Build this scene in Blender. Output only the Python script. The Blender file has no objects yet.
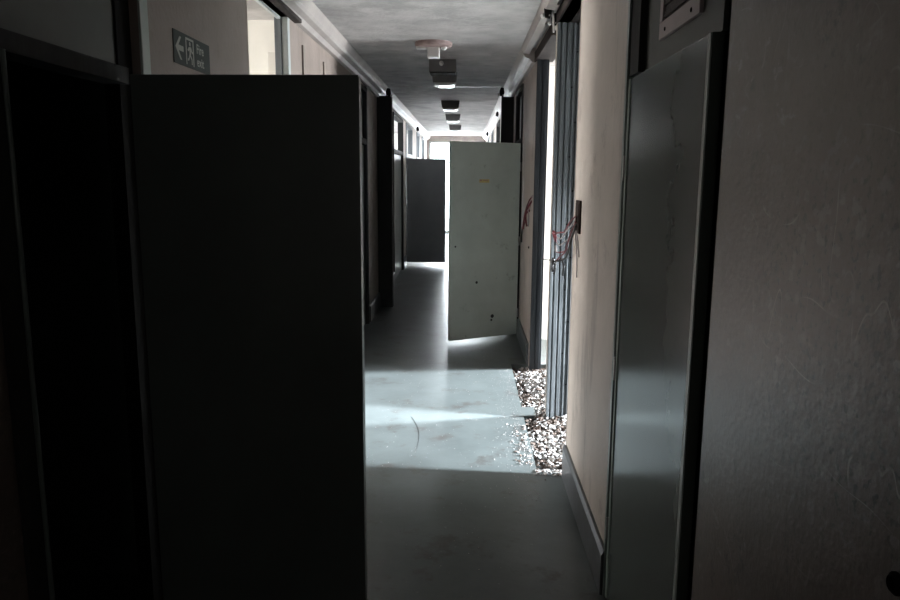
import bpy, bmesh, math, random
from mathutils import Vector, Matrix
random.seed(7)
S = bpy.context.scene
C = S.collection

# ------------------------------------------------------------------ camera
H_CAM = 1.675
F_PX = 737.0
def unit(v):
    v = Vector(v); return v.normalized()
ycam = unit((15, -126, F_PX))                  # corridor direction seen by the lens
down = Vector((-32, 4306, F_PX)); down -= down.dot(ycam) * ycam; down.normalize()
xcam = down.cross(ycam)
if xcam.x < 0: xcam.negate()
right = Vector((xcam.x, ycam.x, -down.x))
dcam = Vector((xcam.y, ycam.y, -down.y))
fwd = Vector((xcam.z, ycam.z, -down.z))
cam_data = bpy.data.cameras.new('camera')
cam_data.sensor_width = 36.0
cam_data.lens = F_PX / 900.0 * 36.0
cam_data.clip_start = 0.05
cam = bpy.data.objects.new('camera', cam_data); C.objects.link(cam)
R = Matrix((right, -dcam, -fwd)).transposed().to_4x4()
cam.matrix_world = Matrix.Translation((0, 0, H_CAM)) @ R
S.camera = cam

# ------------------------------------------------------------------ light
S.view_settings.view_transform = 'Standard'
S.view_settings.look = 'None'
S.view_settings.exposure = 0.13
S.view_settings.gamma = 1.0
w = bpy.data.worlds.new('daylight'); S.world = w; w.use_nodes = True
bg = w.node_tree.nodes['Background']
bg.inputs[0].default_value = (0.86, 0.93, 1.0, 1); bg.inputs[1].default_value = 7.0

def area(name, loc, target, sx, sy, power, col=(0.90, 0.95, 1.0), spread=math.pi):
    l = bpy.data.lights.new(name, 'AREA'); l.shape = 'RECTANGLE'; l.size = sx; l.size_y = sy
    l.energy = power; l.color = col; l.spread = spread
    o = bpy.data.objects.new(name, l); C.objects.link(o); o.location = loc
    d = Vector(target) - Vector(loc)
    o.rotation_euler = d.to_track_quat('-Z', 'Y').to_euler()
    return o
# daylight falling in through the windows of the side rooms and the end of the corridor
area('daylight_right_room', (5.0, 6.3, 1.75), (1.0, 7.3, 1.2), 0.8, 1.3, 190, (0.93, 0.97, 1.0), math.radians(90))
area('sky_over_first_right_room', (11.0, 2.9, 4.1), (0, 4.6, 0.0), 1.0, 1.2, 14000, (0.87, 0.94, 1.0))
area('sky_over_second_right_room', (11.0, 7.5, 4.1), (0, 5.5, 0.0), 1.0, 1.2, 14000, (0.87, 0.94, 1.0))
area('daylight_left_room', (-5.25, 4.2, 1.75), (0, 4.2, 1.6), 1.2, 1.3, 210, (1.0, 0.97, 0.92))
area('daylight_corridor_end', (-0.25, 21.5, 1.5), (-0.25, 0, 1.2), 1.4, 2.2, 1800)
area('daylight_far_left_room', (-4.2, 15.0, 1.8), (0, 15.0, 1.5), 6.0, 1.3, 500)
area('daylight_far_right_room', (4.2, 15.0, 1.8), (0, 15.0, 1.5), 6.0, 1.3, 500)


# ------------------------------------------------------------------ materials
def mat(name, base, rough=0.6, var=0.12, scale=6.0, bump=0.0, bscale=60.0, stretch=(1, 1, 1),
        spot=None, spot_scale=9.0, spot_amt=0.5, spot_pos=0.62, spec=0.5, metallic=0.0, streak=None):
    m = bpy.data.materials.new(name); m.use_nodes = True
    nt = m.node_tree; N = nt.nodes; L = nt.links
    p = N['Principled BSDF']
    p.inputs['Roughness'].default_value = rough
    p.inputs['Metallic'].default_value = metallic
    p.inputs['Specular IOR Level'].default_value = spec
    tc = N.new('ShaderNodeTexCoord'); mp = N.new('ShaderNodeMapping')
    mp.inputs['Scale'].default_value = stretch
    L.new(tc.outputs['Object'], mp.inputs['Vector'])
    n1 = N.new('ShaderNodeTexNoise'); n1.inputs['Scale'].default_value = scale
    n1.inputs['Detail'].default_value = 6; n1.inputs['Roughness'].default_value = 0.62
    L.new(mp.outputs[0], n1.inputs['Vector'])
    r = N.new('ShaderNodeValToRGB')
    b = Vector(base)
    lo = [max(0, c * (1 - var)) for c in b]; hi = [min(1, c * (1 + var)) for c in b]
    r.color_ramp.elements[0].color = (*lo, 1); r.color_ramp.elements[0].position = 0.35
    r.color_ramp.elements[1].color = (*hi, 1); r.color_ramp.elements[1].position = 0.65
    L.new(n1.outputs[0], r.inputs[0]); out = r.outputs[0]
    def layer(out, colr, sc, pos, amt, st=(1, 1, 1), width=0.08):
        mp2 = N.new('ShaderNodeMapping'); mp2.inputs['Scale'].default_value = st
        mp2.inputs['Location'].default_value = (3.1 * sc, 1.7, 5.3)
        L.new(tc.outputs['Object'], mp2.inputs['Vector'])
        n2 = N.new('ShaderNodeTexNoise'); n2.inputs['Scale'].default_value = sc
        n2.inputs['Detail'].default_value = 8; n2.inputs['Roughness'].default_value = 0.7
        L.new(mp2.outputs[0], n2.inputs['Vector'])
        r2 = N.new('ShaderNodeMapRange'); r2.inputs[1].default_value = pos; r2.inputs[2].default_value = pos + width
        r2.inputs[3].default_value = 0; r2.inputs[4].default_value = amt
        L.new(n2.outputs[0], r2.inputs[0])
        mx = N.new('ShaderNodeMix'); mx.data_type = 'RGBA'
        L.new(r2.outputs[0], mx.inputs[0]); L.new(out, mx.inputs[6]); mx.inputs[7].default_value = (*colr, 1)
        return mx.outputs[2]
    if spot: out = layer(out, spot, spot_scale, spot_pos, spot_amt)
    if streak: out = layer(out, *streak)
    L.new(out, p.inputs['Base Color'])
    if bump:
        n3 = N.new('ShaderNodeTexNoise'); n3.inputs['Scale'].default_value = bscale
        n3.inputs['Detail'].default_value = 5; L.new(mp.outputs[0], n3.inputs['Vector'])
        bp = N.new('ShaderNodeBump'); bp.inputs['Strength'].default_value = bump
        bp.inputs['Distance'].default_value = 0.004
        L.new(n3.outputs[0], bp.inputs['Height']); L.new(bp.outputs[0], p.inputs['Normal'])
    return m

M = {}
M['wall'] = mat('stained_cream_plaster', (0.50, 0.44, 0.395), 0.55, 0.10, 2.2, 0.5, 45,
                spot=(0.20, 0.155, 0.14), spot_scale=3.2, spot_amt=0.42, spot_pos=0.58,
                streak=((0.27, 0.235, 0.21), 5.0, 0.55, 0.5, (1, 1, 0.22)))
M['wall_brown'] = mat('darker_brown_plaster', (0.245, 0.20, 0.175), 0.6, 0.12, 2.2, 0.5, 45,  # darker, browner version of the wall plaster for the nearer left wall
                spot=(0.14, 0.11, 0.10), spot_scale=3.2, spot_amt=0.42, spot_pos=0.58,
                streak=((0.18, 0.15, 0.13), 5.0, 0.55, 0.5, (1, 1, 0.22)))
M['plaster'] = mat('pitted_old_plaster', (0.185, 0.138, 0.120), 0.38, 0.22, 2.0, 0.22, 60,
                spot=(0.085, 0.068, 0.065), spot_scale=11, spot_amt=0.75, spot_pos=0.585,
                streak=((0.36, 0.30, 0.275), 17.0, 0.60, 0.55, (1, .6, 1), 0.05))
def scar(m, y0, y1):
    nt = m.node_tree; N = nt.nodes; L = nt.links; p = N['Principled BSDF']
    src = p.inputs['Base Color'].links[0].from_socket; tc = N.new('ShaderNodeTexCoord')
    def noise(sc, st, det=3):
        mp = N.new('ShaderNodeMapping'); mp.inputs['Scale'].default_value = st; L.new(tc.outputs['Object'], mp.inputs[0])
        n = N.new('ShaderNodeTexNoise'); n.inputs['Scale'].default_value = sc; n.inputs['Detail'].default_value = det
        L.new(mp.outputs[0], n.inputs['Vector']); return n.outputs[0]
    def mth(op, a, b):
        q = N.new('ShaderNodeMath'); q.operation = op; q.use_clamp = True
        for i, v in enumerate((a, b)):
            if isinstance(v, (int, float)): q.inputs[i].default_value = v
            else: L.new(v, q.inputs[i])
        return q.outputs[0]
    def absd(a, c):
        q = N.new('ShaderNodeMath'); q.operation = 'SUBTRACT'; L.new(a, q.inputs[0]); q.inputs[1].default_value = c
        z = N.new('ShaderNodeMath'); z.operation = 'ABSOLUTE'; L.new(q.outputs[0], z.inputs[0]); return z.outputs[0]
    def rng(a, lo, hi, t0=0.0, t1=1.0):
        q = N.new('ShaderNodeMapRange'); L.new(a, q.inputs[0])
        for i, v in enumerate((lo, hi, t0, t1)): q.inputs[i + 1].default_value = v
        return q.outputs[0]
    # the battered zone has a shape of its own, at handle height
    sx = N.new('ShaderNodeSeparateXYZ'); L.new(tc.outputs['Object'], sx.inputs[0])
    zone = mth('MULTIPLY', rng(absd(sx.outputs[2], 1.42), .06, .34, 1, 0), rng(absd(sx.outputs[1], 1.12), .08, .42, 1, 0))
    zone = mth('ADD', mth('MULTIPLY', zone, 1.6), .16)
    line = mth('MULTIPLY', rng(absd(noise(2.6, (1, 1.2, 3.0), 1), .5), .002, .007, 1, 0), rng(noise(7, (1, 1, 1)), .5, .6))
    line2 = mth('MULTIPLY', rng(absd(noise(3.4, (1, 2.8, .8), 1), .47), .002, .006, 1, 0), rng(noise(9, (1, 1, 1)), .52, .62))
    pits = rng(noise(62, (1, 1, 1), 2), .585, .64)
    flakes = rng(noise(34, (1, 1, 1), 4), .575, .64)
    def mix(fac, a, col):
        mx = N.new('ShaderNodeMix'); mx.data_type = 'RGBA'; L.new(fac, mx.inputs[0]); L.new(a, mx.inputs[6])
        mx.inputs[7].default_value = (*col, 1); return mx.outputs[2]
    o = mix(mth('MULTIPLY', pits, mth('MULTIPLY', zone, .9)), src, (.05, .04, .038))
    o = mix(mth('MULTIPLY', flakes, mth('MULTIPLY', zone, .6)), o, (.42, .36, .33))
    o = mix(mth('MULTIPLY', mth('ADD', line, line2), mth('MULTIPLY', zone, 1.2)), o, (.48, .42, .38))
    L.new(o, p.inputs['Base Color'])
scar(M['plaster'], 0, 0)
M['ceiling'] = mat('textured_ceiling_paint', (0.44, 0.42, 0.41), 0.8, 0.18, 4, 0.8, 35,
                spot=(0.24, 0.225, 0.22), spot_scale=1.6, spot_amt=0.5, spot_pos=0.52)
M['floor'] = mat('worn_grey_green_floor_paint', (0.112, 0.130, 0.131), 0.33, 0.16, 1.9, 0.25, 14,
                spot=(0.062, 0.050, 0.045), spot_scale=3.4, spot_amt=0.6, spot_pos=0.555,
                streak=((0.27, 0.30, 0.31), 30.0, 0.64, 0.5, (1, 1, 1), 0.04), spec=0.36)
M['room_wall'] = mat('pale_room_plaster', (0.70, 0.68, 0.635), 0.7, 0.05, 2, 0.2, 30)
M['green'] = mat('grey_green_gloss_paint', (0.165, 0.20, 0.185), 0.30, 0.07, 3, 0.12, 25,
                spot=(0.10, 0.115, 0.105), spot_scale=5, spot_amt=0.5, spot_pos=0.6)
M['door_mid'] = mat('dull_dark_green_paint', (0.07, 0.08, 0.072), 0.55, 0.1, 3)
M['green_gloss'] = mat('glossy_grey_green_paint', (0.095, 0.115, 0.103), 0.17, 0.07, 3, 0.05, 12,
                spot=(0.08, 0.09, 0.085), spot_scale=5, spot_amt=0.5, spot_pos=0.6)
M['green_pale'] = mat('pale_green_door_paint', (0.46, 0.53, 0.495), 0.45, 0.07, 3, 0.10, 25,
                spot=(0.13, 0.15, 0.14), spot_scale=6, spot_amt=0.5, spot_pos=0.62)
M['door_dark'] = mat('dark_green_door_paint', (0.135, 0.16, 0.15), 0.40, 0.10, 3, 0.1, 20)
M['door_blue'] = mat('dark_slate_door_paint', (0.22, 0.235, 0.26), 0.5, 0.08, 3, 0.1, 20)
M['frame_dark'] = mat('blackened_frame_wood', (0.035, 0.036, 0.036), 0.7, 0.25, 5, 0.4, 30, spec=0.15, stretch=(1, 1, .2))
M['frame'] = mat('grey_blue_frame_paint', (0.135, 0.148, 0.158), 0.45, 0.3, 6, 0.4, 30, stretch=(3, 3, .3),
                spot=(0.06, 0.06, 0.065), spot_scale=14, spot_amt=0.8, spot_pos=0.6)
M['frame_mid'] = mat('dark_slate_frame_paint', (0.038, 0.042, 0.047), 0.6, 0.3, 6, 0.4, 30, stretch=(3, 3, .3), spec=0.25)
M['frame_pale'] = mat('pale_grey_frame_paint', (0.42, 0.45, 0.45), 0.45, 0.1, 5, 0.2, 20)
M['head'] = mat('dark_brown_lintel', (0.035, 0.028, 0.026), 0.8, 0.3, 6, 0.6, 30, spec=0.2)
M['skirt'] = mat('dark_grey_skirting', (0.075, 0.082, 0.09), 0.35, 0.25, 6, 0.3, 20,
                spot=(0.16, 0.17, 0.18), spot_scale=10, spot_amt=0.6, spot_pos=0.6)
M['cornice'] = mat('cream_cornice_paint', (0.33, 0.295, 0.275), 0.5, 0.10, 4, 0.3, 30)
M['white'] = mat('white_plastic', (0.62, 0.60, 0.58), 0.4, 0.05, 6)
M['rust'] = mat('rusty_ceiling_plate', (0.30, 0.215, 0.20), 0.6, 0.2, 12)
M['lamp_box'] = mat('grey_lamp_casing', (0.12, 0.115, 0.115), 0.5, 0.1, 8)
M['glass_white'] = mat('opal_diffuser', (0.85, 0.85, 0.83), 0.15, 0.03, 8)
M['black'] = mat('black_parts_and_shade', (0.008, 0.008, 0.008), 0.8, 0.1, 8, spec=0.1)
M['vent_pink'] = mat('pinkish_vent_frame_paint', (0.42, 0.34, 0.34), 0.5, 0.08, 12, 0.2, 40)
M['vent_mesh'] = mat('dark_red_brown_vent', (0.045, 0.025, 0.025), 0.7, 0.3, 60, 0.5, 100)
M['wire_red'] = mat('red_wire_sleeve', (0.13, 0.025, 0.032), 0.45, 0.1, 30)
M['wire_black'] = mat('black_wire_sleeve', (0.02, 0.018, 0.018), 0.45, 0.1, 30)
M['wire_grey'] = mat('grey_wire_sleeve', (0.30, 0.27, 0.27), 0.5, 0.1, 30)
M['brown'] = mat('brown_steel_box', (0.030, 0.020, 0.017), 0.75, 0.2, 30, spec=0.15)
M['sign'] = mat('dark_green_sign', (0.022, 0.034, 0.031), 0.6, 0.08, 12, spec=0.2)
M['sign_pale'] = mat('pale_sign_print', (0.36, 0.37, 0.33), 0.5, 0.05, 12)
M['sticker'] = mat('faded_yellow_sticker', (0.55, 0.45, 0.18), 0.5, 0.1, 30)
M['sticker_red'] = mat('faded_red_sticker', (0.40, 0.22, 0.18), 0.5, 0.1, 30)
M['grit'] = mat('grey_grit', (0.42, 0.40, 0.39), 0.8, 0.15, 14)
M['mortar'] = mat('brown_screed', (0.07, 0.052, 0.044), 0.9, 0.3, 30, 1.0, 60)
M['chip'] = mat('pale_broken_tile', (0.40, 0.385, 0.375), 0.6, 0.15, 14)
M['chip_brown'] = mat('brown_broken_plaster', (0.13, 0.098, 0.082), 0.8, 0.2, 14)
M['metal'] = mat('dull_steel', (0.35, 0.35, 0.35), 0.35, 0.1, 20, metallic=0.8)
g = bpy.data.materials.new('window_glass'); g.use_nodes = True
gp = g.node_tree.nodes['Principled BSDF']
gp.inputs['Transmission Weight'].default_value = 1.0; gp.inputs['Roughness'].default_value = 0.0
gp.inputs['IOR'].default_value = 1.05; gp.inputs['Base Color'].default_value = (0.97, 1, 1, 1)
M['glass'] = g

g = bpy.data.materials.new('glowing_fill_pane'); g.use_nodes = True
gp = g.node_tree.nodes['Principled BSDF']; gp.inputs['Base Color'].default_value = (.3, .3, .3, 1)
gp.inputs['Emission Color'].default_value = (1, .93, .88, 1); gp.inputs['Emission Strength'].default_value = 0.5  # glow added as fill light from behind the camera
M['fill_pane'] = g

# ------------------------------------------------------------------ helpers
class MB:
    def __init__(s): s.bm = bmesh.new()
    def box(s, x0, x1, y0, y1, z0, z1):
        x0, x1 = sorted((x0, x1)); y0, y1 = sorted((y0, y1)); z0, z1 = sorted((z0, z1))
        v = [s.bm.verts.new((x, y, z)) for x in (x0, x1) for y in (y0, y1) for z in (z0, z1)]
        for f in ((0,1,3,2),(4,6,7,5),(0,4,5,1),(2,3,7,6),(0,2,6,4),(1,5,7,3)):
            s.bm.faces.new([v[i] for i in f])
        return s
    def prism(s, pts, axis, a, b):
        """closed outline pts (2D) swept along axis from a to b"""
        def P(p, t):
            if axis == 'x': return (t, p[0], p[1])
            if axis == 'y': return (p[0], t, p[1])
            return (p[0], p[1], t)
        A = [s.bm.verts.new(P(p, a)) for p in pts]; B = [s.bm.verts.new(P(p, b)) for p in pts]
        n = len(pts)
        s.bm.faces.new(A); s.bm.faces.new(B[::-1])
        for i in range(n): s.bm.faces.new((A[i], B[i], B[(i+1) % n], A[(i+1) % n]))
        return s
    def lathe(s, prof, c, axis='z', n=28):
        rings = []
        for r, t in prof:
            ring = []
            for k in range(n):
                a = 2 * math.pi * k / n
                u, v = r * math.cos(a), r * math.sin(a)
                ring.append(s.bm.verts.new((c[0]+u, c[1]+v, c[2]+t) if axis == 'z' else
                                           (c[0]+t, c[1]+u, c[2]+v) if axis == 'x' else (c[0]+u, c[1]+t, c[2]+v)))
            rings.append(ring)
        for a, b in zip(rings, rings[1:]):
            for k in range(n): s.bm.faces.new((a[k], a[(k+1) % n], b[(k+1) % n], b[k]))
        s.bm.faces.new(rings[0][::-1]); s.bm.faces.new(rings[-1])
        return s
    def build(s, name, m, parent=None, bevel=0.0, smooth=False, loc=None, rz=0.0):
        bmesh.ops.recalc_face_normals(s.bm, faces=s.bm.faces)
        me = bpy.data.meshes.new(name); s.bm.to_mesh(me); s.bm.free()
        me.materials.append(M[m])
        o = bpy.data.objects.new(name, me); C.objects.link(o)
        if smooth:
            for p in me.polygons: p.use_smooth = True
        if bevel:
            b = o.modifiers.new('bevel', 'BEVEL'); b.width = bevel; b.segments = 2; b.limit_method = 'ANGLE'
        if parent: o.parent = parent
        if loc: o.location = loc
        if rz: o.rotation_euler.z = rz
        return o
def tag(o, label=None, cat=None, group=None, kind=None):
    if label: o['label'] = label
    if cat: o['category'] = cat
    if group: o['group'] = group
    if kind: o['kind'] = kind
    return o
def struct(o, label, cat): return tag(o, label, cat, kind='structure')
def empty(name, loc=(0, 0, 0), rz=0.0):
    o = bpy.data.objects.new(name, None); C.objects.link(o); o.location = loc
    o.rotation_euler.z = rz; o.empty_display_size = 0.1; return o
def tube(name, pts, r, m, parent=None):
    cu = bpy.data.curves.new(name, 'CURVE'); cu.dimensions = '3D'; cu.bevel_depth = r; cu.bevel_resolution = 3
    cu.use_fill_caps = True; cu.resolution_u = 8
    sp = cu.splines.new('NURBS'); sp.points.add(len(pts) - 1)
    for q, p in zip(sp.points, pts): q.co = (*p, 1)
    sp.use_endpoint_u = True; sp.order_u = 3
    tmp = bpy.data.objects.new(name + '_curve', cu)
    C.objects.link(tmp)
    dg = bpy.context.evaluated_depsgraph_get()
    me = bpy.data.meshes.new_from_object(tmp.evaluated_get(dg))
    C.objects.unlink(tmp); bpy.data.objects.remove(tmp)
    me.name = name
    for p in me.polygons: p.use_smooth = True
    me.materials.clear(); me.materials.append(M[m])
    o = bpy.data.objects.new(name, me); C.objects.link(o)
    if parent: o.parent = parent
    return o

XL, XR, T, HC = -1.08, 0.583, 0.078, 2.72
Y0, Y1 = -1.6, 21.0

# ------------------------------------------------------------------ shell
def wall(name, x0, x1, ya, yb, opens, label, m='wall'):
    b = MB(); y = ya
    for (a, c, z0, z1) in sorted(opens):
        if a > y: b.box(x0, x1, y, a, 0, HC)
        if z0 > 0: b.box(x0, x1, a, c, 0, z0)
        if z1 < HC: b.box(x0, x1, a, c, z1, HC)
        y = c
    if yb > y: b.box(x0, x1, y, yb, 0, HC)
    return struct(b.build(name, m), label, 'wall')

left_open = [(1.67, 2.52, 0, 2.55), (3.78, 4.66, 0, 2.60), (7.55, 8.2, 0, 2.58), (11.2, 12.95, 0, 2.6),
             (13.62, 15.2, 0, 2.6), (16.6, 17.6, 0, 2.6), (18.6, 19.6, 0, 2.6)]
right_open = [(1.72, 2.75, 0, 2.6), (3.95, 4.95, 0, 2.63), (5.03, 6.30, 0, 2.63), (7.70, 8.65, 0, 2.58),
              (12.7, 13.9, 0, 2.58), (15.7, 16.6, 0, 2.58), (18.4, 19.3, 0, 2.58)]
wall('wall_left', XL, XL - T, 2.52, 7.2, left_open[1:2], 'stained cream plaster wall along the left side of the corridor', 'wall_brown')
wall('wall_left_far', XL, XL - T, 7.2, Y1, left_open[2:], 'pale cream plaster wall along the far left side of the corridor')
wall('wall_left_near', XL, XL - T, Y0, 2.52, left_open[:1], 'dark reddish plaster wall at the near left edge', 'plaster')
wall('wall_right', XR, XR + T, 2.75, Y1, right_open[1:], 'cream plaster wall with open door frames along the right side')
wall('wall_right_near', XR, XR + T, Y0, 2.75, right_open[:1], 'dark pitted and scratched plaster wall at the near right', 'plaster')
b = MB(); b.box(XL - T, XR + T, Y0 - .1, Y0, 0, 1.0).box(XL - T, XR + T, Y0 - .1, Y0, 2.2, HC).box(XL - T, -.7, Y0 - .1, Y0, 1.0, 2.2).box(.2, XR + T, Y0 - .1, Y0, 1.0, 2.2)
struct(b.build('wall_back', 'wall'), 'plaster wall closing the corridor behind the viewpoint', 'wall')

# ceiling and floor (the floor has a trench hacked out along the right wall)
b = MB(); b.box(-5.3, 5.3, Y0 - .1, Y1 + .1, HC, HC + .1)
struct(b.build('ceiling', 'ceiling'), 'stained grey textured ceiling running the length of the corridor', 'ceiling')
TX0, TX1, TY0, TY1 = 0.43, 0.76, 4.03, 6.42
b = MB()
b.box(-5.3, TX0, Y0 - .1, Y1 + .1, -.12, 0)
b.box(TX1, 5.3, Y0 - .1, Y1 + .1, -.12, 0)
b.box(TX0, TX1, Y0 - .1, TY0, -.12, 0)
b.box(TX0, TX1, TY1, Y1 + .1, -.12, 0)
b.box(TX0, 0.52, 4.98, 5.19, -.12, 0)
b.box(TX0, TX1, TY0, TY1, -.16, -.055)
struct(b.build('floor', 'floor'), 'worn grey-green painted corridor floor with stains and scuffs', 'floor')

# side rooms ----------------------------------------------------------
def room(side, xo, ya, yb, win, label):
    """three outer walls of a side room; win = (y0, y1, z0, z1) window hole in the outer wall"""
    s = 1 if side == 'right' else -1
    xi = XR + T if s > 0 else XL - T
    b = MB()
    b.box(xi, xo, ya - .08, ya, 0, HC); b.box(xi, xo, yb, yb + .08, 0, HC)
    if win:
        a, c, z0, z1 = win
        b.box(xo, xo + s*.1, ya, a, 0, HC); b.box(xo, xo + s*.1, c, yb, 0, HC)
        b.box(xo, xo + s*.1, a, c, 0, z0); b.box(xo, xo + s*.1, a, c, z1, HC)
    else: b.box(xo, xo + s*.1, ya, yb, 0, HC)
    return b
n_room = [0]
def add_room(name, *a, m='room_wall', label=''):
    struct(room(*a, label).build(name, m), label, 'wall')
add_room('wall_right_room', 'right', 5.1, 3.0, 4.96, (3.35, 4.5, .85, 2.5), label='pale walls of the bright room beyond the nearer gutted right doorway')
add_room('wall_second_right_room', 'right', 5.1, 5.04, 7.45, (5.6, 7.1, .85, 2.5), label='pale walls of the bright room beyond the farther gutted right doorway')
add_room('wall_left_room', 'left', -5.1, 2.95, 5.35, (3.4, 5.0, .85, 2.4), label='pale beige walls of the bright room seen over the big dark door')
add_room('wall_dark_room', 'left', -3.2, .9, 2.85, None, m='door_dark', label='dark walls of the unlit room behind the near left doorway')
add_room('wall_far_left_room', 'left', -4.0, 10.9, 20.0, (11.6, 19.4, .85, 2.4), label='pale walls of the far rooms on the left of the corridor')
add_room('wall_far_right_room', 'right', 4.0, 10.9, 20.0, (11.6, 19.4, .85, 2.4), label='pale walls of the far rooms on the right of the corridor')
add_room('wall_dim_left_room', 'left', -3.0, 7.0, 9.0, None, label='walls of the dim room behind the left door frame')
add_room('wall_dim_right_room', 'right', 3.0, 7.55, 9.2, None, label='walls of the dim room behind the open green door')
add_room('wall_cupboard', 'right', 1.3, 1.6, 2.9, None, m='black', label='dark inside of the service cupboard at the near right')
def side_window(name, x, a, c, z0, z1, n, label):
    o = empty(name, (x, (a + c) / 2, z0)); struct(o, label, 'window')
    b = MB(); y0, y1, hh = a - (a+c)/2, c - (a+c)/2, z1 - z0
    b.box(-.03, .03, y0, y0 + .05, 0, hh).box(-.03, .03, y1 - .05, y1, 0, hh)
    b.box(-.03, .03, y0, y1, 0, .05).box(-.03, .03, y0, y1, hh - .05, hh)
    for k in range(1, n):
        t = y0 + (y1 - y0) * k / n; b.box(-.025, .025, t - .02, t + .02, .05, hh - .05)
    b.build('window_frame', 'frame_pale', o)
side_window('window_2', 5.15, 3.35, 4.5, .85, 2.5, 1, 'window of the room beyond the nearer gutted right doorway')
side_window('window_7', 5.15, 5.6, 7.1, .85, 2.5, 1, 'window of the room beyond the farther gutted right doorway')
side_window('window_3', -5.15, 3.4, 5.0, .85, 2.4, 2, 'window of the bright left room above the dark door')
side_window('window_4', -4.05, 11.6, 19.4, .85, 2.4, 7, 'window band of the far left rooms')
side_window('window_5', 4.05, 11.6, 19.4, .85, 2.4, 7, 'window band of the far right rooms')
o = empty('rear_fill_window', (-.25, Y0 - .05, 1.0)); struct(o, 'made-up glowing fill window in the wall behind the viewpoint', 'window')  # added, unseen window; its glowing pane brightens the big dark door
b = MB(); b.box(-.45, -.40, -.03, .03, 0, 1.2).box(.40, .45, -.03, .03, 0, 1.2).box(-.4, .4, -.03, .03, 0, .05).box(-.4, .4, -.03, .03, 1.15, 1.2); b.build('window_frame', 'frame', o)
b = MB(); b.box(-.4, .4, -.004, .004, .05, 1.15); b.build('pane', 'fill_pane', o)
b = MB(); b.box(XL - T - .16, XL - T, 5.06, 5.35, 0, 2.46)
struct(b.build('trim_1', 'room_wall', bevel=.004), 'white boxed-in corner inside the bright left room', 'trim')

# end of the corridor: cream head above a glazed screen
b = MB(); b.box(XL - T, XR + T, Y1, Y1 + .1, 2.57, HC)
b.box(XL - T, XL + .06, Y1, Y1 + .1, 0, 2.57).box(XR - .06, XR + T, Y1, Y1 + .1, 0, 2.57)
struct(b.build('wall_end', 'cornice'), 'cream wall head above the bright glazing at the corridor end', 'wall')
o = empty('window_1', (-.25, Y1 + .04, 0)); struct(o, 'blown-out bright glazed screen closing the far corridor end', 'window')
b = MB(); b.box(-.77, -.72, -.03, .03, 0, 2.57).box(.72, .77, -.03, .03, 0, 2.57).box(-.02, .02, -.02, .02, .05, 2.52)
b.box(-.77, .77, -.03, .03, 0, .08).box(-.77, .77, -.03, .03, 2.52, 2.57).box(-.72, .72, -.02, .02, 1.98, 2.02)
b.build('window_frame', 'frame_pale', o)
b = MB(); b.box(-.72, .72, -.004, .004, .08, 2.52); b.build('pane', 'glass', o)

# cornices ------------------------------------------------------------
def cornice(name, x, s, ya, yb, label):
    b = MB()
    pr = [(x, 2.60), (x + s*.03, 2.605), (x + s*.05, 2.63), (x + s*.085, 2.645), (x + s*.10, 2.66),
          (x + s*.118, 2.70), (x + s*.125, HC), (x, HC)]
    b.prism(pr, 'y', ya, yb)
    struct(b.build(name, 'cornice'), label, 'cornice')
cornice('trim_2', XL, 1, 2.6, Y1, 'cream moulded cornice along the top of the left wall')
cornice('trim_3', XR, -1, 2.8, 3.95, 'cream moulded cornice over the right wall before the gutted doorways')
cornice('trim_4', XR, -1, 6.45, Y1, 'cream cornice along the right wall beyond the gutted doorways')
b = MB()
for a, c, d in ((3.95, 4.62, .05), (4.62, 4.86, .035), (4.86, 5.2, .06), (5.2, 5.9, .045), (5.9, 6.45, .055)):
    b.prism([(XR - .125, HC), (XR - .118, 2.70), (XR - .10, 2.675), (XR - d, 2.668), (XR - d, HC)], 'y', a, c)
struct(b.build('trim_40', 'cornice'), 'broken remnant of cornice hanging over the two gutted right doorways', 'cornice')

# skirtings -----------------------------------------------------------
def skirting(name, x, s, segs, label, h=.19):
    b = MB()
    for a, c in segs:
        b.prism([(x, 0), (x + s*.022, 0), (x + s*.022, h - .02), (x + s*.012, h), (x, h)], 'y', a, c)
    struct(b.build(name, 'skirt'), label, 'skirting board')
skirting('baseboard_right_near', XR, -1, [(2.75, 3.93)], 'scuffed dark grey skirting under the near right wall')
skirting('baseboard_right', XR, -1, [(6.42, 7.6), (8.75, 9.2), (9.35, 12.7), (13.9, 15.7), (16.6, 18.4)], 'dark skirting along the far right wall beyond the doorways')
skirting('baseboard_left', XL, 1, [(2.6, 3.7), (4.74, 7.5), (8.25, 9.2), (9.35, 11.2), (12.95, 13.55)], 'dark skirting along the left wall')
skirting('baseboard_near', XR, -1, [(Y0, 1.70)], 'dark skirting below the pitted near right wall')

# ------------------------------------------------------------------ near left doorway
b = MB()
b.box(XL + .012, XL - T, 1.67, 1.74, 0, 2.55)
fr = empty('trim_5', (0, 0, 0)); struct(fr, 'dark wooden door frame of the near left doorway with cross bar', 'door frame')
b.build('jamb', 'frame_dark', fr, bevel=.003)
b = MB(); b.box(XL - .028, XL - T, 2.42, 2.52, 0, 2.55); b.build('jamb', 'black', fr)
b = MB(); b.box(XL + .008, XL - .02, 2.522, 2.586, 0, 2.60); tag(b.build('architrave', 'green_pale', fr, bevel=.003), 'pale grey-green architrave strip')
b = MB(); b.box(XL + .004, XL - T, 1.74, 2.42, 1.950, 2.0)
b.build('cross_bar', 'frame_dark', fr)
b = MB(); b.box(XL + .012, XL - T, 1.74, 2.42, 2.50, 2.55); b.build('frame_head', 'frame_dark', fr)
b = MB(); b.box(XL - .035, XL - .055, 1.74, 2.42, 2.0, 2.50); tag(b.build('transom_panel', 'door_mid', fr), 'dark grey-green panel above the cross bar')
tube('edge_bead', [(XL + .016, 1.742, .0), (XL + .016, 1.742, 1.0), (XL + .016, 1.742, 1.95)], .006, 'green', fr)

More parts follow.
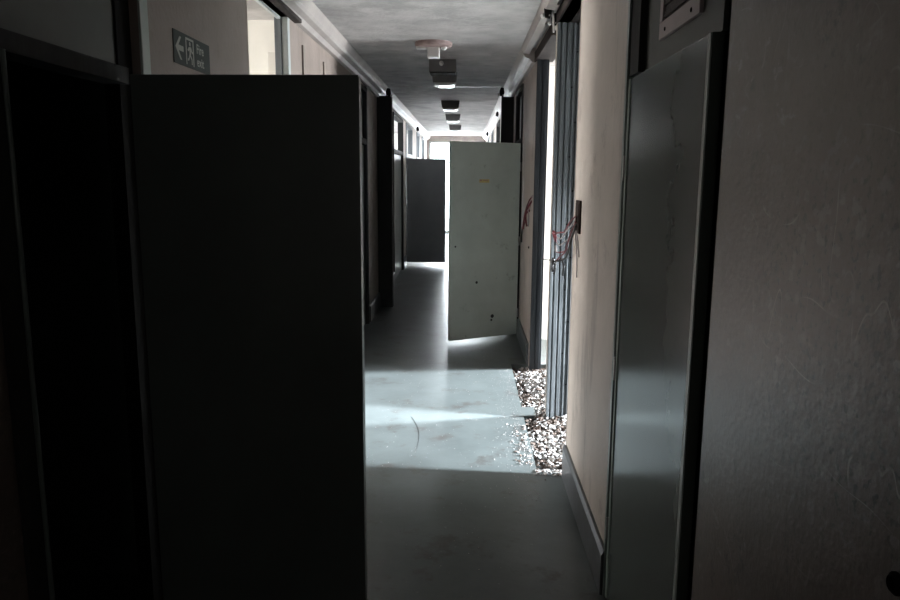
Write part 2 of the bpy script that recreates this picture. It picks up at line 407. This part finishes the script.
def leaf(name, hinge, ang, width, z0, z1, m, label, thick=.042, side=1, edge=None):
    """door leaf hinged at hinge (x, y), its width running along direction ang from the hinge"""
    o = empty(name, (hinge[0], hinge[1], 0), ang)
    tag(o, label, 'door', kind='structure')
    b = MB(); b.box(0, width, -thick / 2, thick / 2, z0, z1)
    b.build('door_leaf', m, o, bevel=.003)
    for z in (.25, 1.0, 1.75):
        h = MB(); h.lathe([(.007, -.045), (.007, .045)], (-.004, thick / 2 + .003, z), n=10)
        h.build('hinge', 'metal', o, smooth=False)
    return o
# big dark door standing open across the left of the corridor
d1 = leaf('door_1', (XL + .035, 2.375), math.radians(-1.2), .715, .012, 1.973, 'door_dark',
          'big near-black door leaf standing open across the left foreground')
b = MB(); b.box(.701, .7165, -.0225, .0225, .02, 1.965); b.build('edge_strip', 'door_dark', d1)
b = MB(); b.lathe([(.024, 0), (.024, -.008), (.011, -.012), (.011, -.04), (.026, -.048), (.028, -.06), (.018, -.07)], (.655, .10, 1.0), axis='y', n=20)
# (the knob sits on the far face)
b.bm.transform(Matrix.Scale(-1, 4, (0, 1, 0))); 
for v in b.bm.verts: v.co.y += .12
b.build('knob', 'metal', d1, smooth=True)

# exit sign ---------------------------------------------------------------
sg = empty('exit_sign', (XL, 3.005, 2.135))
tag(sg, 'dark green fire exit sign with arrow and running man on left wall', 'sign')
def wplate(b, pts, d0, d1):        # outline in (y, z) on the left wall, swept in x
    b.prism(pts, 'x', d0, d1)
b = MB(); b.box(.0005, .003, -.195, .195, -.06, .06); b.build('sign_plate', 'sign', sg)
b = MB()   # arrow pointing towards the near door
wplate(b, [(-.178, 0), (-.135, .042), (-.118, .042), (-.148, .010), (-.098, .010), (-.098, -.010), (-.148, -.010), (-.118, -.042), (-.135, -.042)], .0032, .0036)
b.build('arrow_mark', 'sign_pale', sg)
b = MB()   # doorway with running figure cut as separate raised shapes
wplate(b, [(-.075, -.05), (-.075, .05), (.0, .05), (.0, .042), (-.066, .042), (-.066, -.05)], .0032, .0036)
b.box(.0032, .0036, .000, .010, -.05, .05)
b.lathe([(.0085, .0032), (.0085, .0036)], (0, -.030, .030), axis='x', n=14)
wplate(b, [(-.042, .018), (-.018, .020), (-.010, .006), (.0, .004), (-.002, -.004), (-.014, -.002), (-.022, .006), (-.024, -.012), (-.010, -.024), (-.010, -.046), (-.018, -.046), (-.018, -.028), (-.034, -.016), (-.044, -.032), (-.058, -.036), (-.058, -.028), (-.048, -.024), (-.038, -.008), (-.036, .008), (-.050, .0), (-.056, .006)], .0032, .0037)
b.build('running_man_mark', 'sign_pale', sg)
b = MB(); b.box(.0031, .0034, .024, .186, -.05, .05); b.build('text_field', 'sign', sg)
for txt, z, sz in (('Fire', .007, .052), ('exit', -.042, .052)):
    cu = bpy.data.curves.new('t', 'FONT'); cu.body = txt; cu.size = sz; cu.extrude = .0003; cu.offset = .0006; cu.align_x = 'LEFT'
    tmp = bpy.data.objects.new('t', cu); C.objects.link(tmp)
    dg = bpy.context.evaluated_depsgraph_get(); me = bpy.data.meshes.new_from_object(tmp.evaluated_get(dg))
    C.objects.unlink(tmp); bpy.data.objects.remove(tmp)
    me.name = 'lettering'; me.materials.clear(); me.materials.append(M['sign_pale'])
    # text x -> +y on wall (mirrored so that it reads from the corridor)
    me.transform(Matrix(((0, 0, 1, .0038), (1, 0, 0, .040), (0, 1, 0, z), (0, 0, 0, 1))) )
    lo = bpy.data.objects.new('lettering', me); C.objects.link(lo); lo.parent = sg

# ------------------------------------------------------------------ left opening over the dark door
fr = empty('trim_6'); struct(fr, 'pale grey frame of the bright left opening above the big dark door', 'door frame')
b = MB(); b.box(XL + .001, XL - T, 3.78, 3.79, 0, 2.54); b.build('jamb', 'wall', fr)
b = MB(); b.box(XL + .002, XL - .035, 4.635, 4.69, 0, 2.60); b.build('jamb', 'frame_pale', fr, bevel=.003)
b = MB(); b.box(XL - .037, XL - T, 4.625, 4.66, 0, 2.60); b.build('jamb', 'frame', fr, bevel=.003)
b = MB(); b.box(XL + .045, XL - T, 3.5, 4.84, 2.60, 2.69); tag(b.build('frame_head', 'head', fr, bevel=.004), 'dark brown lintel board')
b = MB(); b.box(XL - .04, XL - .06, 3.80, 4.64, 2.585, 2.60); b.build('rail', 'frame_pale', fr)
# pilaster lines on the left wall
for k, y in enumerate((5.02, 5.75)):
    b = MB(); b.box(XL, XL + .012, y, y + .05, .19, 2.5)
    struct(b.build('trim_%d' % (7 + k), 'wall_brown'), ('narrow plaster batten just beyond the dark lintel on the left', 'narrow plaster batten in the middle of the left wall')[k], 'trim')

# ------------------------------------------------------------------ near right cupboard
fr = empty('trim_9'); struct(fr, 'dark frame around the green service cupboard at the right', 'door frame')
b = MB(); b.box(XR + .035, XR + T, 1.72, 1.835, 0, 2.6); b.build('jamb', 'black', fr)  # shadow on the frame side is put into the black colour
b = MB(); b.box(XR - .010, XR + T, 2.735, 2.765, 0, 2.6); b.build('jamb', 'green', fr, bevel=.002)
b = MB(); b.box(XR - .002, XR + T, 2.60, 2.733, 2.02, 2.6); b.build('jamb', 'frame_dark', fr)
b = MB(); b.box(XR + .0, XR + T, 1.825, 2.733, 2.56, 2.6); b.build('frame_head', 'green', fr)
b = MB(); b.box(XR + .022, XR + .05, 1.835, 2.60, 2.014, 2.56); tag(b.build('upper_panel', 'door_mid', fr), 'recessed green panel above the cupboard door')
o = empty('door_3', (XR, 1.838, 0)); struct(o, 'glossy grey-green cupboard door in the right wall with a pale vent above', 'door')
b = MB(); b.box(0, .03, 0, .888, .01, 2.012); b.build('door_leaf', 'green_gloss', o, bevel=.003)
b = MB(); b.box(-.004, -.0005, 0, .022, .012, 2.01); b.build('edge_strip', 'green_pale', o)
b = MB(); b.box(-.004, -.0005, .871, .888, .012, 2.01); b.build('edge_strip', 'green_pale', o)
for z in (.3, .95, 1.7):
    h = MB(); h.lathe([(.007, -.045), (.007, .045)], (-.004, .894, z), n=10); h.build('hinge', 'metal', o)
v = empty('vent_grille', (XR + .022, 2.19, 2.085)); tag(v, 'pale pinkish vent frame with dark mesh on the green panel at the top right', 'vent')
b = MB(); b.box(-.012, 0, -.20, .20, 0, .05).box(-.012, 0, -.20, -.165, .05, .36).box(-.012, 0, .165, .20, .05, .36).box(-.012, 0, -.2, .2, .36, .40)
b.build('vent_frame', 'vent_pink', v, bevel=.002)
b = MB(); b.box(-.004, -.001, -.165, .165, .05, .36)
for k in range(9): b.box(-.009, -.004, -.165, .165, .06 + k*.034, .072 + k*.034)
b.build('vent_mesh', 'vent_mesh', v)
for (yy, zz) in ((-.13, .022), (.13, .022), (-.182, .14), (.182, .14), (.182, .30), (-.182, .30)):
    h = MB(); h.lathe([(.006, 0), (.006, -.002), (.003, -.003)], (-.012, yy, zz), axis='x', n=10); h.build('screw', 'black', v)
b = MB(); b.lathe([(.016, .001), (.016, -.004), (.011, -.009), (.011, -.002)], (XR, .918, 1.14), axis='x', n=20)
tag(b.build('wall_plug', 'black'), 'small round black plug hole low on the pitted right wall', 'plug')

# ------------------------------------------------------------------ gutted right doorways
def fluted(b, x0, x1, y0, y1, z0, z1, n, step=.008):
    """jamb built of stacked battens facing the camera"""
    ws = [random.uniform(.4, 1.6) for k in range(n)]; x = x0
    for k, w_ in enumerate(ws):
        w_ *= (x1 - x0) / sum(ws)
        b.box(x, x + w_, y0 + (.010 if k % 2 else 0) + random.uniform(0, .005), y1, z0, z1); x += w_
fr = empty('trim_10'); struct(fr, 'battered blue-grey stud frame of the two gutted doorways on the right', 'door frame')
b = MB(); fluted(b, XR - .002, XR + .165, 4.925, 4.95, -.05, 2.64, 10); tag(b.build('post', 'frame', fr, bevel=.002), 'scarred middle post between the doorways')
for k in range(11):
    h = MB(); h.lathe([(.006, -.002), (.004, -.004), (.003, 0)], (XR + .128 - .03*(k % 2), 4.928, .25 + k*.22), axis='y', n=8); h.build('nail', 'black', fr)
b = MB(); fluted(b, XR - .002, XR + .098, 6.26, 6.30, -.05, 2.62, 4); b.build('post', 'frame_mid', fr, bevel=.002)
b = MB(); b.box(XR - .002, XR + .006, 3.94, 3.953, 0, 2.6); tag(b.build('edge_strip', 'wall', fr), 'pale chipped plaster edge')
b = MB(); b.box(XR - .012, XR + .14, 3.97, 4.95, 2.63, 2.70); tag(b.build('frame_head', 'head', fr, bevel=.003), 'dark brown head board')
b = MB(); b.box(XR - .012, XR + .14, 5.2, 6.42, 2.60, 2.68); tag(b.build('frame_head', 'head', fr, bevel=.003), 'dark brown head board')
def bracket(x, y, z, s, k, label):
    o = empty('cable_bracket', (x, y, z)); tag(o, label, 'bracket')
    b = MB(); b.prism([(-.022*k, -.05*k), (.018*k, -.06*k), (.03*k, -.01*k), (.022*k, .045*k), (-.015*k, .05*k), (-.03*k, .01*k)], 'y', -.02*k, .02*k); b.build('clamp', 'black', o, bevel=.004)
    b = MB(); b.lathe([(.010*k, -.02*k), (.018*k, -.01*k), (.018*k, .015*k), (.010*k, .03*k)], (s*.035*k, .04*k, -.03*k), axis='y', n=14); b.build('cap', 'white', o, smooth=True)
    b = MB(); b.lathe([(.006*k, -.03*k), (.006*k, .05*k)], (-.01*s*k, -.01*k, -.04*k), axis='y', n=12); b.build('cable_stub', 'wire_grey', o)
bracket(.50, 4.78, 2.67, -1, .8, 'broken dark cable bracket above the near gutted doorway')
bracket(.56, 4.95, 2.655, -1, .7, 'small dark clamp where the head boards of the two gutted doorways meet')
bracket(XL + .15, 9.14, 2.635, 1, 1.0, 'dark cable bracket on the left cornice above the tall post')
bracket(XR - .15, 9.14, 2.65, -1, 1.0, 'small cable bracket on the right cornice above the tall post')
bracket(XL + .11, 15.3, 2.57, 1, .9, 'tiny dark bracket far along the left cornice')
bracket(XR - .10, 11.55, 2.58, -1, .7, 'tiny dark bracket under the right cornice past the tall post')
bracket(XR - .09, 17.0, 2.57, -1, .9, 'tiny dark bracket furthest along the right cornice')
b = MB(); b.prism([(4.70, 2.53), (4.73, 2.53), (4.82, 2.70), (4.80, 2.70)], 'x', .528, .536)
tag(b.build('metal_strip', 'white'), 'pale torn strip dangling beside the dark clamp over the doorways', 'strip')

# switch box + wires -------------------------------------------------
o = empty('switch_box', (XR, 3.77, 1.465)); tag(o, 'narrow dark brown switch box on the right wall by the doorway', 'switch box')
b = MB(); b.box(-.012, .001, -.062, .062, -.083, .083); b.build('back_plate', 'brown', o, bevel=.003)
b = MB(); b.box(-.0145, -.012, -.05, .05, -.068, .068).box(-.018, -.0145, -.012, .012, -.03, .0); b.build('cover', 'brown', o, bevel=.001)
wb = empty('wire_bundle', (.55, 3.82, 1.42)); tag(wb, 'tangle of red and black wires hanging from the switch box across the doorway', 'wires')
def rel(o_, pts): return [tuple(Vector(p) - o_.location) for p in pts]
def W(o_, pts, r, m): return tube('wire', rel(o_, pts), r, m, o_)
W(wb, [(.558, 3.72, 1.47), (.545, 3.78, 1.45), (.54, 3.9, 1.405), (.555, 4.1, 1.36), (.56, 4.3, 1.345), (.555, 4.5, 1.325)], .0045, 'wire_red')
W(wb, [(.558, 3.74, 1.45), (.55, 3.8, 1.42), (.545, 3.93, 1.385), (.55, 4.15, 1.325), (.56, 4.35, 1.30), (.565, 4.55, 1.30)], .004, 'wire_grey')
W(wb, [(.555, 4.50, 1.325), (.55, 4.62, 1.335), (.56, 4.66, 1.30), (.565, 4.56, 1.265), (.55, 4.45, 1.285), (.555, 4.50, 1.325), (.555, 4.56, 1.31)], .006, 'wire_red')
W(wb, [(.558, 3.70, 1.43), (.545, 3.74, 1.37), (.54, 3.80, 1.30), (.55, 3.95, 1.24), (.56, 4.2, 1.19), (.56, 4.6, 1.14)], .006, 'wire_black')
W(wb, [(.558, 3.72, 1.44), (.545, 3.78, 1.39), (.54, 3.86, 1.32), (.55, 4.0, 1.26), (.555, 4.25, 1.21), (.56, 4.5, 1.15)], .0045, 'wire_red')
W(wb, [(.55, 3.80, 1.36), (.545, 3.95, 1.33), (.555, 4.2, 1.28), (.56, 4.4, 1.26), (.57, 4.6, 1.27)], .0035, 'wire_grey')
W(wb, [(.55, 3.86, 1.30), (.55, 4.0, 1.27), (.555, 4.2, 1.235), (.56, 4.5, 1.21)], .0035, 'wire_red')
W(wb, [(.56, 4.60, 1.14), (.555, 4.8, 1.125), (.555, 5.1, 1.095), (.56, 5.32, 1.07)], .004, 'wire_black')
W(wb, [(.56, 4.25, 1.20), (.555, 4.10, 1.19), (.55, 4.06, 1.16), (.555, 4.12, 1.12)], .006, 'wire_black')
W(wb, [(.56, 4.52, 1.15), (.56, 4.46, 1.11), (.555, 4.52, 1.07)], .005, 'wire_black')
W(wb, [(.56, 4.62, 1.15), (.56, 4.66, 1.10), (.555, 4.60, 1.08)], .008, 'wire_black')
W(wb, [(.558, 3.70, 1.40), (.57, 3.68, 1.33), (.572, 3.67, 1.27)], .0035, 'wire_grey')
W(wb, [(.558, 3.76, 1.41), (.57, 3.75, 1.33), (.574, 3.74, 1.25), (.574, 3.73, 1.16)], .0035, 'wire_grey')
b = MB(); b.lathe([(.004, -.02), (.012, -.012), (.012, .012), (.004, .02)], (4.6*0 + .0, .72, -.27), axis='z', n=12); b.build('connector', 'wire_black', wb, smooth=True)
b = MB(); b.box(-.010, .0, .54, .585, -.195, -.16); b.build('connector_block', 'wire_grey', wb, bevel=.004)
wc = empty('wire_bundle', (.565, 6.8, 1.3)); tag(wc, 'small red wires poking out of the wall beside the pale green open door', 'wires')
W(wc, [(.583, 6.42, 1.49), (.56, 6.45, 1.46), (.555, 6.6, 1.40), (.56, 6.8, 1.35), (.56, 6.95, 1.28), (.56, 7.05, 1.20)], .007, 'wire_red')
W(wc, [(.583, 6.45, 1.45), (.55, 6.5, 1.39), (.545, 6.65, 1.33), (.555, 6.72, 1.26), (.56, 6.65, 1.22)], .008, 'wire_red')
W(wc, [(.583, 6.62, 1.36), (.55, 6.66, 1.34), (.545, 6.7, 1.28), (.555, 6.9, 1.24), (.555, 7.0, 1.17)], .009, 'wire_red')
W(wc, [(.57, 6.9, 1.26), (.55, 7.0, 1.18), (.555, 7.15, 1.11), (.56, 7.22, 1.06), (.56, 7.22, 1.02)], .008, 'wire_black')
W(wc, [(.583, 6.4, 1.50), (.56, 6.5, 1.43), (.56, 6.55, 1.36), (.565, 6.5, 1.28), (.57, 6.6, 1.22)], .005, 'wire_grey')
b = MB(); b.lathe([(.012, .001), (.012, -.006), (.006, -.010)], (XR, 6.62, 1.03), axis='x', n=14)
tag(b.build('wall_plug', 'black'), 'small dark plug in the wall just below the red wires', 'plug')

# ------------------------------------------------------------------ pale green open door
hx, hy, ex, ey = .548, 7.60, -.146, 7.22
ang = math.atan2(ey - hy, ex - hx); wd = math.hypot(ex - hx, ey - hy)
d4 = leaf('door_4', (hx, hy), ang, wd, .025, 1.985, 'green_pale', 'pale grey-green door standing open in the middle of the corridor', edge=1)
b = MB(); b.box(.36, .475, .0212, .0218, 1.592, 1.625); tag(b.build('sticker', 'sticker', d4), 'faded yellow sticker')
b = MB(); b.box(.447, .47, .0218, .0221, 1.608, 1.622).box(.375, .43, .0218, .0221, 1.612, 1.619); b.build('sticker_mark', 'sticker_red', d4)
for (u, z, r) in ((.735, .97, .010), (.49, .60, .014), (.30, .24, .020), (.31, .20, .012)):
    b = MB(); b.lathe([(r, .0212), (r*.8, .0222)], (u, 0, z), axis='y', n=12); b.build('dent', 'frame_dark', d4)
fr = empty('trim_11'); struct(fr, 'dark frame of the doorway behind the pale green open door', 'door frame')
def unit_frame(fr, x, s, a, c, m='frame_dark', head=2.58, bar=True):
    b = MB(); b.box(x + s*.015, x - s*T, a, a + .07, 0, head); b.build('jamb', m, fr, bevel=.003)
    b = MB(); b.box(x + s*.015, x - s*T, c - .07, c, 0, head); b.build('jamb', m, fr, bevel=.003)
    b = MB(); b.box(x + s*.015, x - s*T, a + .07, c - .07, head - .05, head); b.build('frame_head', m, fr)
    if bar:
        b = MB(); b.box(x + s*.012, x - s*T, a + .07, c - .07, 1.98, 2.04); b.build('cross_bar', m, fr)
unit_frame(fr, XR, -1, 7.70, 8.65, 'frame_dark')
b = MB(); b.box(XR + .03, XR + .05, 7.77, 8.58, 2.04, 2.53); b.build('transom_panel', 'green', fr)

# cross-corridor fire-stop posts --------------------------------------
fr = empty('trim_12'); struct(fr, 'dark posts standing proud of both walls mid corridor', 'posts')
b = MB(); b.box(XL, XL + .18, 9.2, 9.32, 0, 2.60); b.build('post', 'frame_dark', fr, bevel=.003)
b = MB(); b.box(XR - .15, XR, 9.2, 9.32, 0, 2.60); b.build('post', 'frame_dark', fr, bevel=.003)
b = MB(); b.box(XL + .12, XR - .12, 9.22, 9.30, 2.716, HC + .001); tag(b.build('ceiling_strip', 'cornice', fr), 'thin pale strip across the ceiling')

# far doorways ---------------------------------------------------------
specs = [  # name, side, y0, y1, closed door?, transom panel?, label
 ('L', 7.55, 8.2, 1, 1, 'dark green closed door and frame on the left beyond the big dark door'),
 ('L', 11.2, 12.95, 1, 0, 'dark doorway on the left past the tall post with pale transom'),
 ('L', 13.62, 15.2, 0, 0, 'bright doorway on the left behind the far dark door'),
 ('L', 16.6, 17.6, 0, 0, 'bright doorway far along the left wall'),
 ('L', 18.6, 19.6, 0, 0, 'last bright doorway on the left before the corridor end'),
 ('R', 12.7, 13.9, 1, 0, 'dark doorway on the right above the pale green door'),
 ('R', 15.7, 16.6, 0, 0, 'open doorway far along the right wall'),
 ('R', 18.4, 19.3, 0, 0, 'last doorway on the right before the corridor end')]
nt_, nd_ = 13, 5
for sd, a, c, closed, panel, lab in specs:
    x, s = (XL, 1) if sd == 'L' else (XR, -1)
    fr = empty('trim_%d' % nt_); nt_ += 1; struct(fr, 'frame of the ' + lab, 'door frame')
    unit_frame(fr, x, s, a, c, 'frame_dark' if closed else 'frame', 2.58)
    if panel:
        b = MB(); b.box(x - s*.03, x - s*.05, a + .07, c - .07, 2.04, 2.53); b.build('transom_panel', 'green', fr)
    if closed:
        b = MB(); b.box(x - s*.02, x - s*.06, a + .072, c - .072, .01, 1.975)
        d = b.build('door_%d' % nd_, 'door_dark'); nd_ += 1
        struct(d, 'closed leaf of the ' + lab, 'door')
# left wall bay; its lit top edge is put in as a white strip
b = MB(); b.prism([(XL, 2.585), (XL + .03, 2.585), (XL + .03, 2.60), (XL, 2.605)], 'y', 8.25, 9.19)
struct(b.build('trim_%d' % nt_, 'white'), 'thin white strip standing in for light along the top of the left wall before the tall post', 'trim'); nt_ += 1

# far dark door --------------------------------------------------------
leaf('door_%d' % nd_, (XL + .02, 13.6), 0.0, .71, .055, 1.945, 'door_blue',
     'dark slate door standing open far down the corridor, light under it')

# ------------------------------------------------------------------ ceiling fittings
def lamp(x, y, label):
    o = empty('ceiling_light', (x, y, HC)); tag(o, label, 'ceiling light', 'square ceiling lights down the corridor')
    b = MB(); b.prism([(-.135, 0), (.135, 0), (.12, -.105), (-.12, -.105)], 'y', -.13, .13)
    b.build('casing', 'lamp_box', o, bevel=.006)
    b = MB(); b.prism([(-.115, -.105), (.115, -.105), (.105, -.125), (.06, -.135), (-.06, -.135), (-.105, -.125)], 'y', -.115, .115)
    b.build('diffuser', 'glass_white', o, bevel=.006)
    return o
labs = ['nearest square ceiling light with white diffuser, just behind the bare box',
        'second square ceiling light down the corridor', 'third square ceiling light, small and dark sided',
        'furthest square ceiling light against the bright end']
for (y, lb) in zip((8.08, 11.1, 13.55, 16.5), labs): lamp(-.225, y, lb)
o = empty('bare_light_box', (-.218, 7.20, HC)); tag(o, 'dark square light box missing its diffuser, between rose and lights', 'light box')
b = MB(); b.box(-.125, .125, -.12, .12, -.115, 0); b.build('casing', 'lamp_box', o, bevel=.004)
b = MB(); b.lathe([(.012, -.06), (.02, -.05), (.02, -.02), (.012, -.01)], (-.01, -.11, -.04), axis='y', n=14); b.build('lampholder', 'white', o, smooth=True)
b = MB(); b.box(-.118, .118, -.1205, .112, -.122, -.112); tag(b.build('shade_plate', 'black', o), 'black plate standing in for shade on the underside')  # black plate keeps the underside dark; the shade is in its colour
o = empty('ceiling_rose', (-.265, 6.22, HC)); tag(o, 'round rusty ceiling rose with a white holder, nearest fitting on the ceiling', 'ceiling rose')
b = MB(); b.lathe([(.150, 0), (.150, -.022), (.138, -.035), (.07, -.04)], (0, 0, 0), n=36); b.build('rose_plate', 'rust', o)
b = MB(); b.box(-.05, .05, -.05, .05, -.12, -.038); b.build('lampholder', 'white', o, bevel=.008)
b = MB(); b.lathe([(.02, -.035), (.025, -.045), (.015, -.06)], (.085, -.02, 0), n=14); b.build('rose_screw', 'white', o, smooth=True)
b = MB(); b.box(-.14, -.02, -.04, .04, -.05, -.035); b.build('strap', 'white', o, bevel=.003)

# ------------------------------------------------------------------ rubble in the trench
def shard(bm, c, r, flat=.35):
    k = random.randint(4, 6); a0 = random.random() * 6.28
    Rm = Matrix.Rotation(random.uniform(-.7, .7), 3, 'X') @ Matrix.Rotation(random.uniform(-.7, .7), 3, 'Y')
    pts = [(r * random.uniform(.6, 1.2) * math.cos(a0 + 6.283*i/k), r * random.uniform(.45, 1.0) * math.sin(a0 + 6.283*i/k)) for i in range(k)]
    h = r * flat * random.uniform(.5, 1.2)
    A = [bm.verts.new(Vector(c) + Rm @ Vector((p[0], p[1], h))) for p in pts]
    B = [bm.verts.new(Vector(c) + Rm @ Vector((p[0]*.9, p[1]*.9, -h))) for p in pts]
    bm.faces.new(A); bm.faces.new(B[::-1])
    for i in range(k): bm.faces.new((A[i], A[(i+1) % k], B[(i+1) % k], B[i]))
def mound(x, y):
    return -.045 + .035 * math.sin(3.3*y + 1.0)**2 * min(1, max(0, (x - TX0) / .12)) + .02 * min(1, max(0, (x-.5)/.2))
def ok(x, y): return not (x < .53 and 4.96 < y < 5.21) and not (XR < x < XR + .14 and (y < 3.97 or 4.92 < y < 5.06 or y > 6.27)) and not (x > XR - .01 and (y < 3.97 or y > 6.27))
rub = MB(); bm = rub.bm
N_, K_ = 60, 12
grid = {}
for i in range(N_ + 1):
    for j in range(K_ + 1):
        x = TX0 + .003 + (TX1 - TX0 - .006) * j / K_; y = TY0 + .003 + (TY1 - TY0 - .006) * i / N_
        grid[i, j] = bm.verts.new((x, y, mound(x, y) - .006 + random.uniform(-.005, .005)))
for i in range(N_):
    for j in range(K_):
        bm.faces.new((grid[i, j], grid[i+1, j], grid[i+1, j+1], grid[i, j+1])).material_index = 2
for mi, n, rr in ((0, 1700, (.006, .018)), (1, 1000, (.006, .020))):
    k = 0
    while k < n:
        x = random.uniform(TX0 + .012, TX1 - .01); y = random.uniform(TY0 + .02, TY1 - .03)
        if not ok(x, y): continue
        if mi == 0 and ((x < .50 and random.random() < .6) or (math.sin(9*y + 4*x) > .5 and random.random() < .5)): continue
        n0 = len(bm.faces)
        shard(bm, (x, y, mound(x, y) + random.uniform(0, .022)), random.uniform(*rr)); k += 1
        bm.faces.ensure_lookup_table()
        for f in bm.faces[n0:]: f.material_index = mi
o = rub.build('rubble', 'chip'); o.data.materials.append(M['chip_brown']); o.data.materials.append(M['mortar'])
tag(o, 'broken tile chips and brown screed filling the trench by the right doorways', 'rubble', kind='stuff')
grt = MB(); bm = grt.bm
for k in range(190):
    if k % 2: x, y = random.uniform(.42, .575), TY0 - .012 - abs(random.gauss(0, .04))
    else: x, y = TX0 - .012 - abs(random.gauss(0, .05)), random.uniform(4.1, 4.8)
    n0 = len(bm.faces); shard(bm, (x, y, .004), random.uniform(.004, .012), .25); bm.faces.ensure_lookup_table()
    for f in bm.faces[n0:]: f.material_index = 1 if k % 5 == 0 else 0
for k in range(900):
    if random.random() < .6: x = TX0 - abs(random.gauss(0, .10)) - .01; y = random.uniform(3.6, 6.3)
    else: x = random.uniform(XL + .5, TX0 - .02); y = random.uniform(2.9, 7.0)
    if x < -.9: continue
    rr = random.uniform(.0012, .0032); n0 = len(bm.faces); shard(bm, (x, y, rr * .4), rr, .5); bm.faces.ensure_lookup_table()
    for f in bm.faces[n0:]: f.material_index = 3
o = grt.build('floor_grit', 'chip'); o.data.materials.append(M['chip_brown']); o.data.materials.append(M['mortar']); o.data.materials.append(M['grit'])
tag(o, 'fine pale grit and crumbs scattered over the floor beside the trench', 'grit', kind='stuff')
proto = []
for k in range(4):
    b = MB(); shard(b.bm, (0, 0, .006), random.uniform(.010, .016), .35); proto.append(b)
pm = []
for k, b in enumerate(proto):
    me = bpy.data.meshes.new('tile_chip'); bmesh.ops.recalc_face_normals(b.bm, faces=b.bm.faces)
    zmin = min(v.co.z for v in b.bm.verts)
    for v in b.bm.verts: v.co.z = (v.co.z - zmin) * .35
    b.bm.to_mesh(me); b.bm.free(); me.materials.append(M['chip_brown' if k % 2 else 'chip']); pm.append(me)
loose = [(.385, 4.55), (.36, 4.42), (.40, 4.36), (.33, 4.30), (.39, 4.22), (.36, 4.66), (.31, 4.47), (.41, 4.70), (.27, 4.60), (.38, 4.12), (.40, 4.46), (.34, 4.15)]
for k, (x, y) in enumerate(loose):
    o = bpy.data.objects.new('tile_chip', pm[k % 4]); C.objects.link(o); o.location = (x, y, 0.0); o.rotation_euler.z = k * 1.3
    tag(o, 'larger loose chip lying on the floor beside the near end of the trench', 'chip', 'loose chips beside the trench')
# curved scratch on the floor and broken straw-like bits
sc = tube('floor_scratch', [(-.355, 4.93, .001), (-.30, 4.75, .001), (-.275, 4.55, .001), (-.275, 4.40, .001), (-.285, 4.27, .0008)], .0013, 'skirt')
tag(sc, 'thin dark curved scuff line on the lit part of the floor', 'scratch')
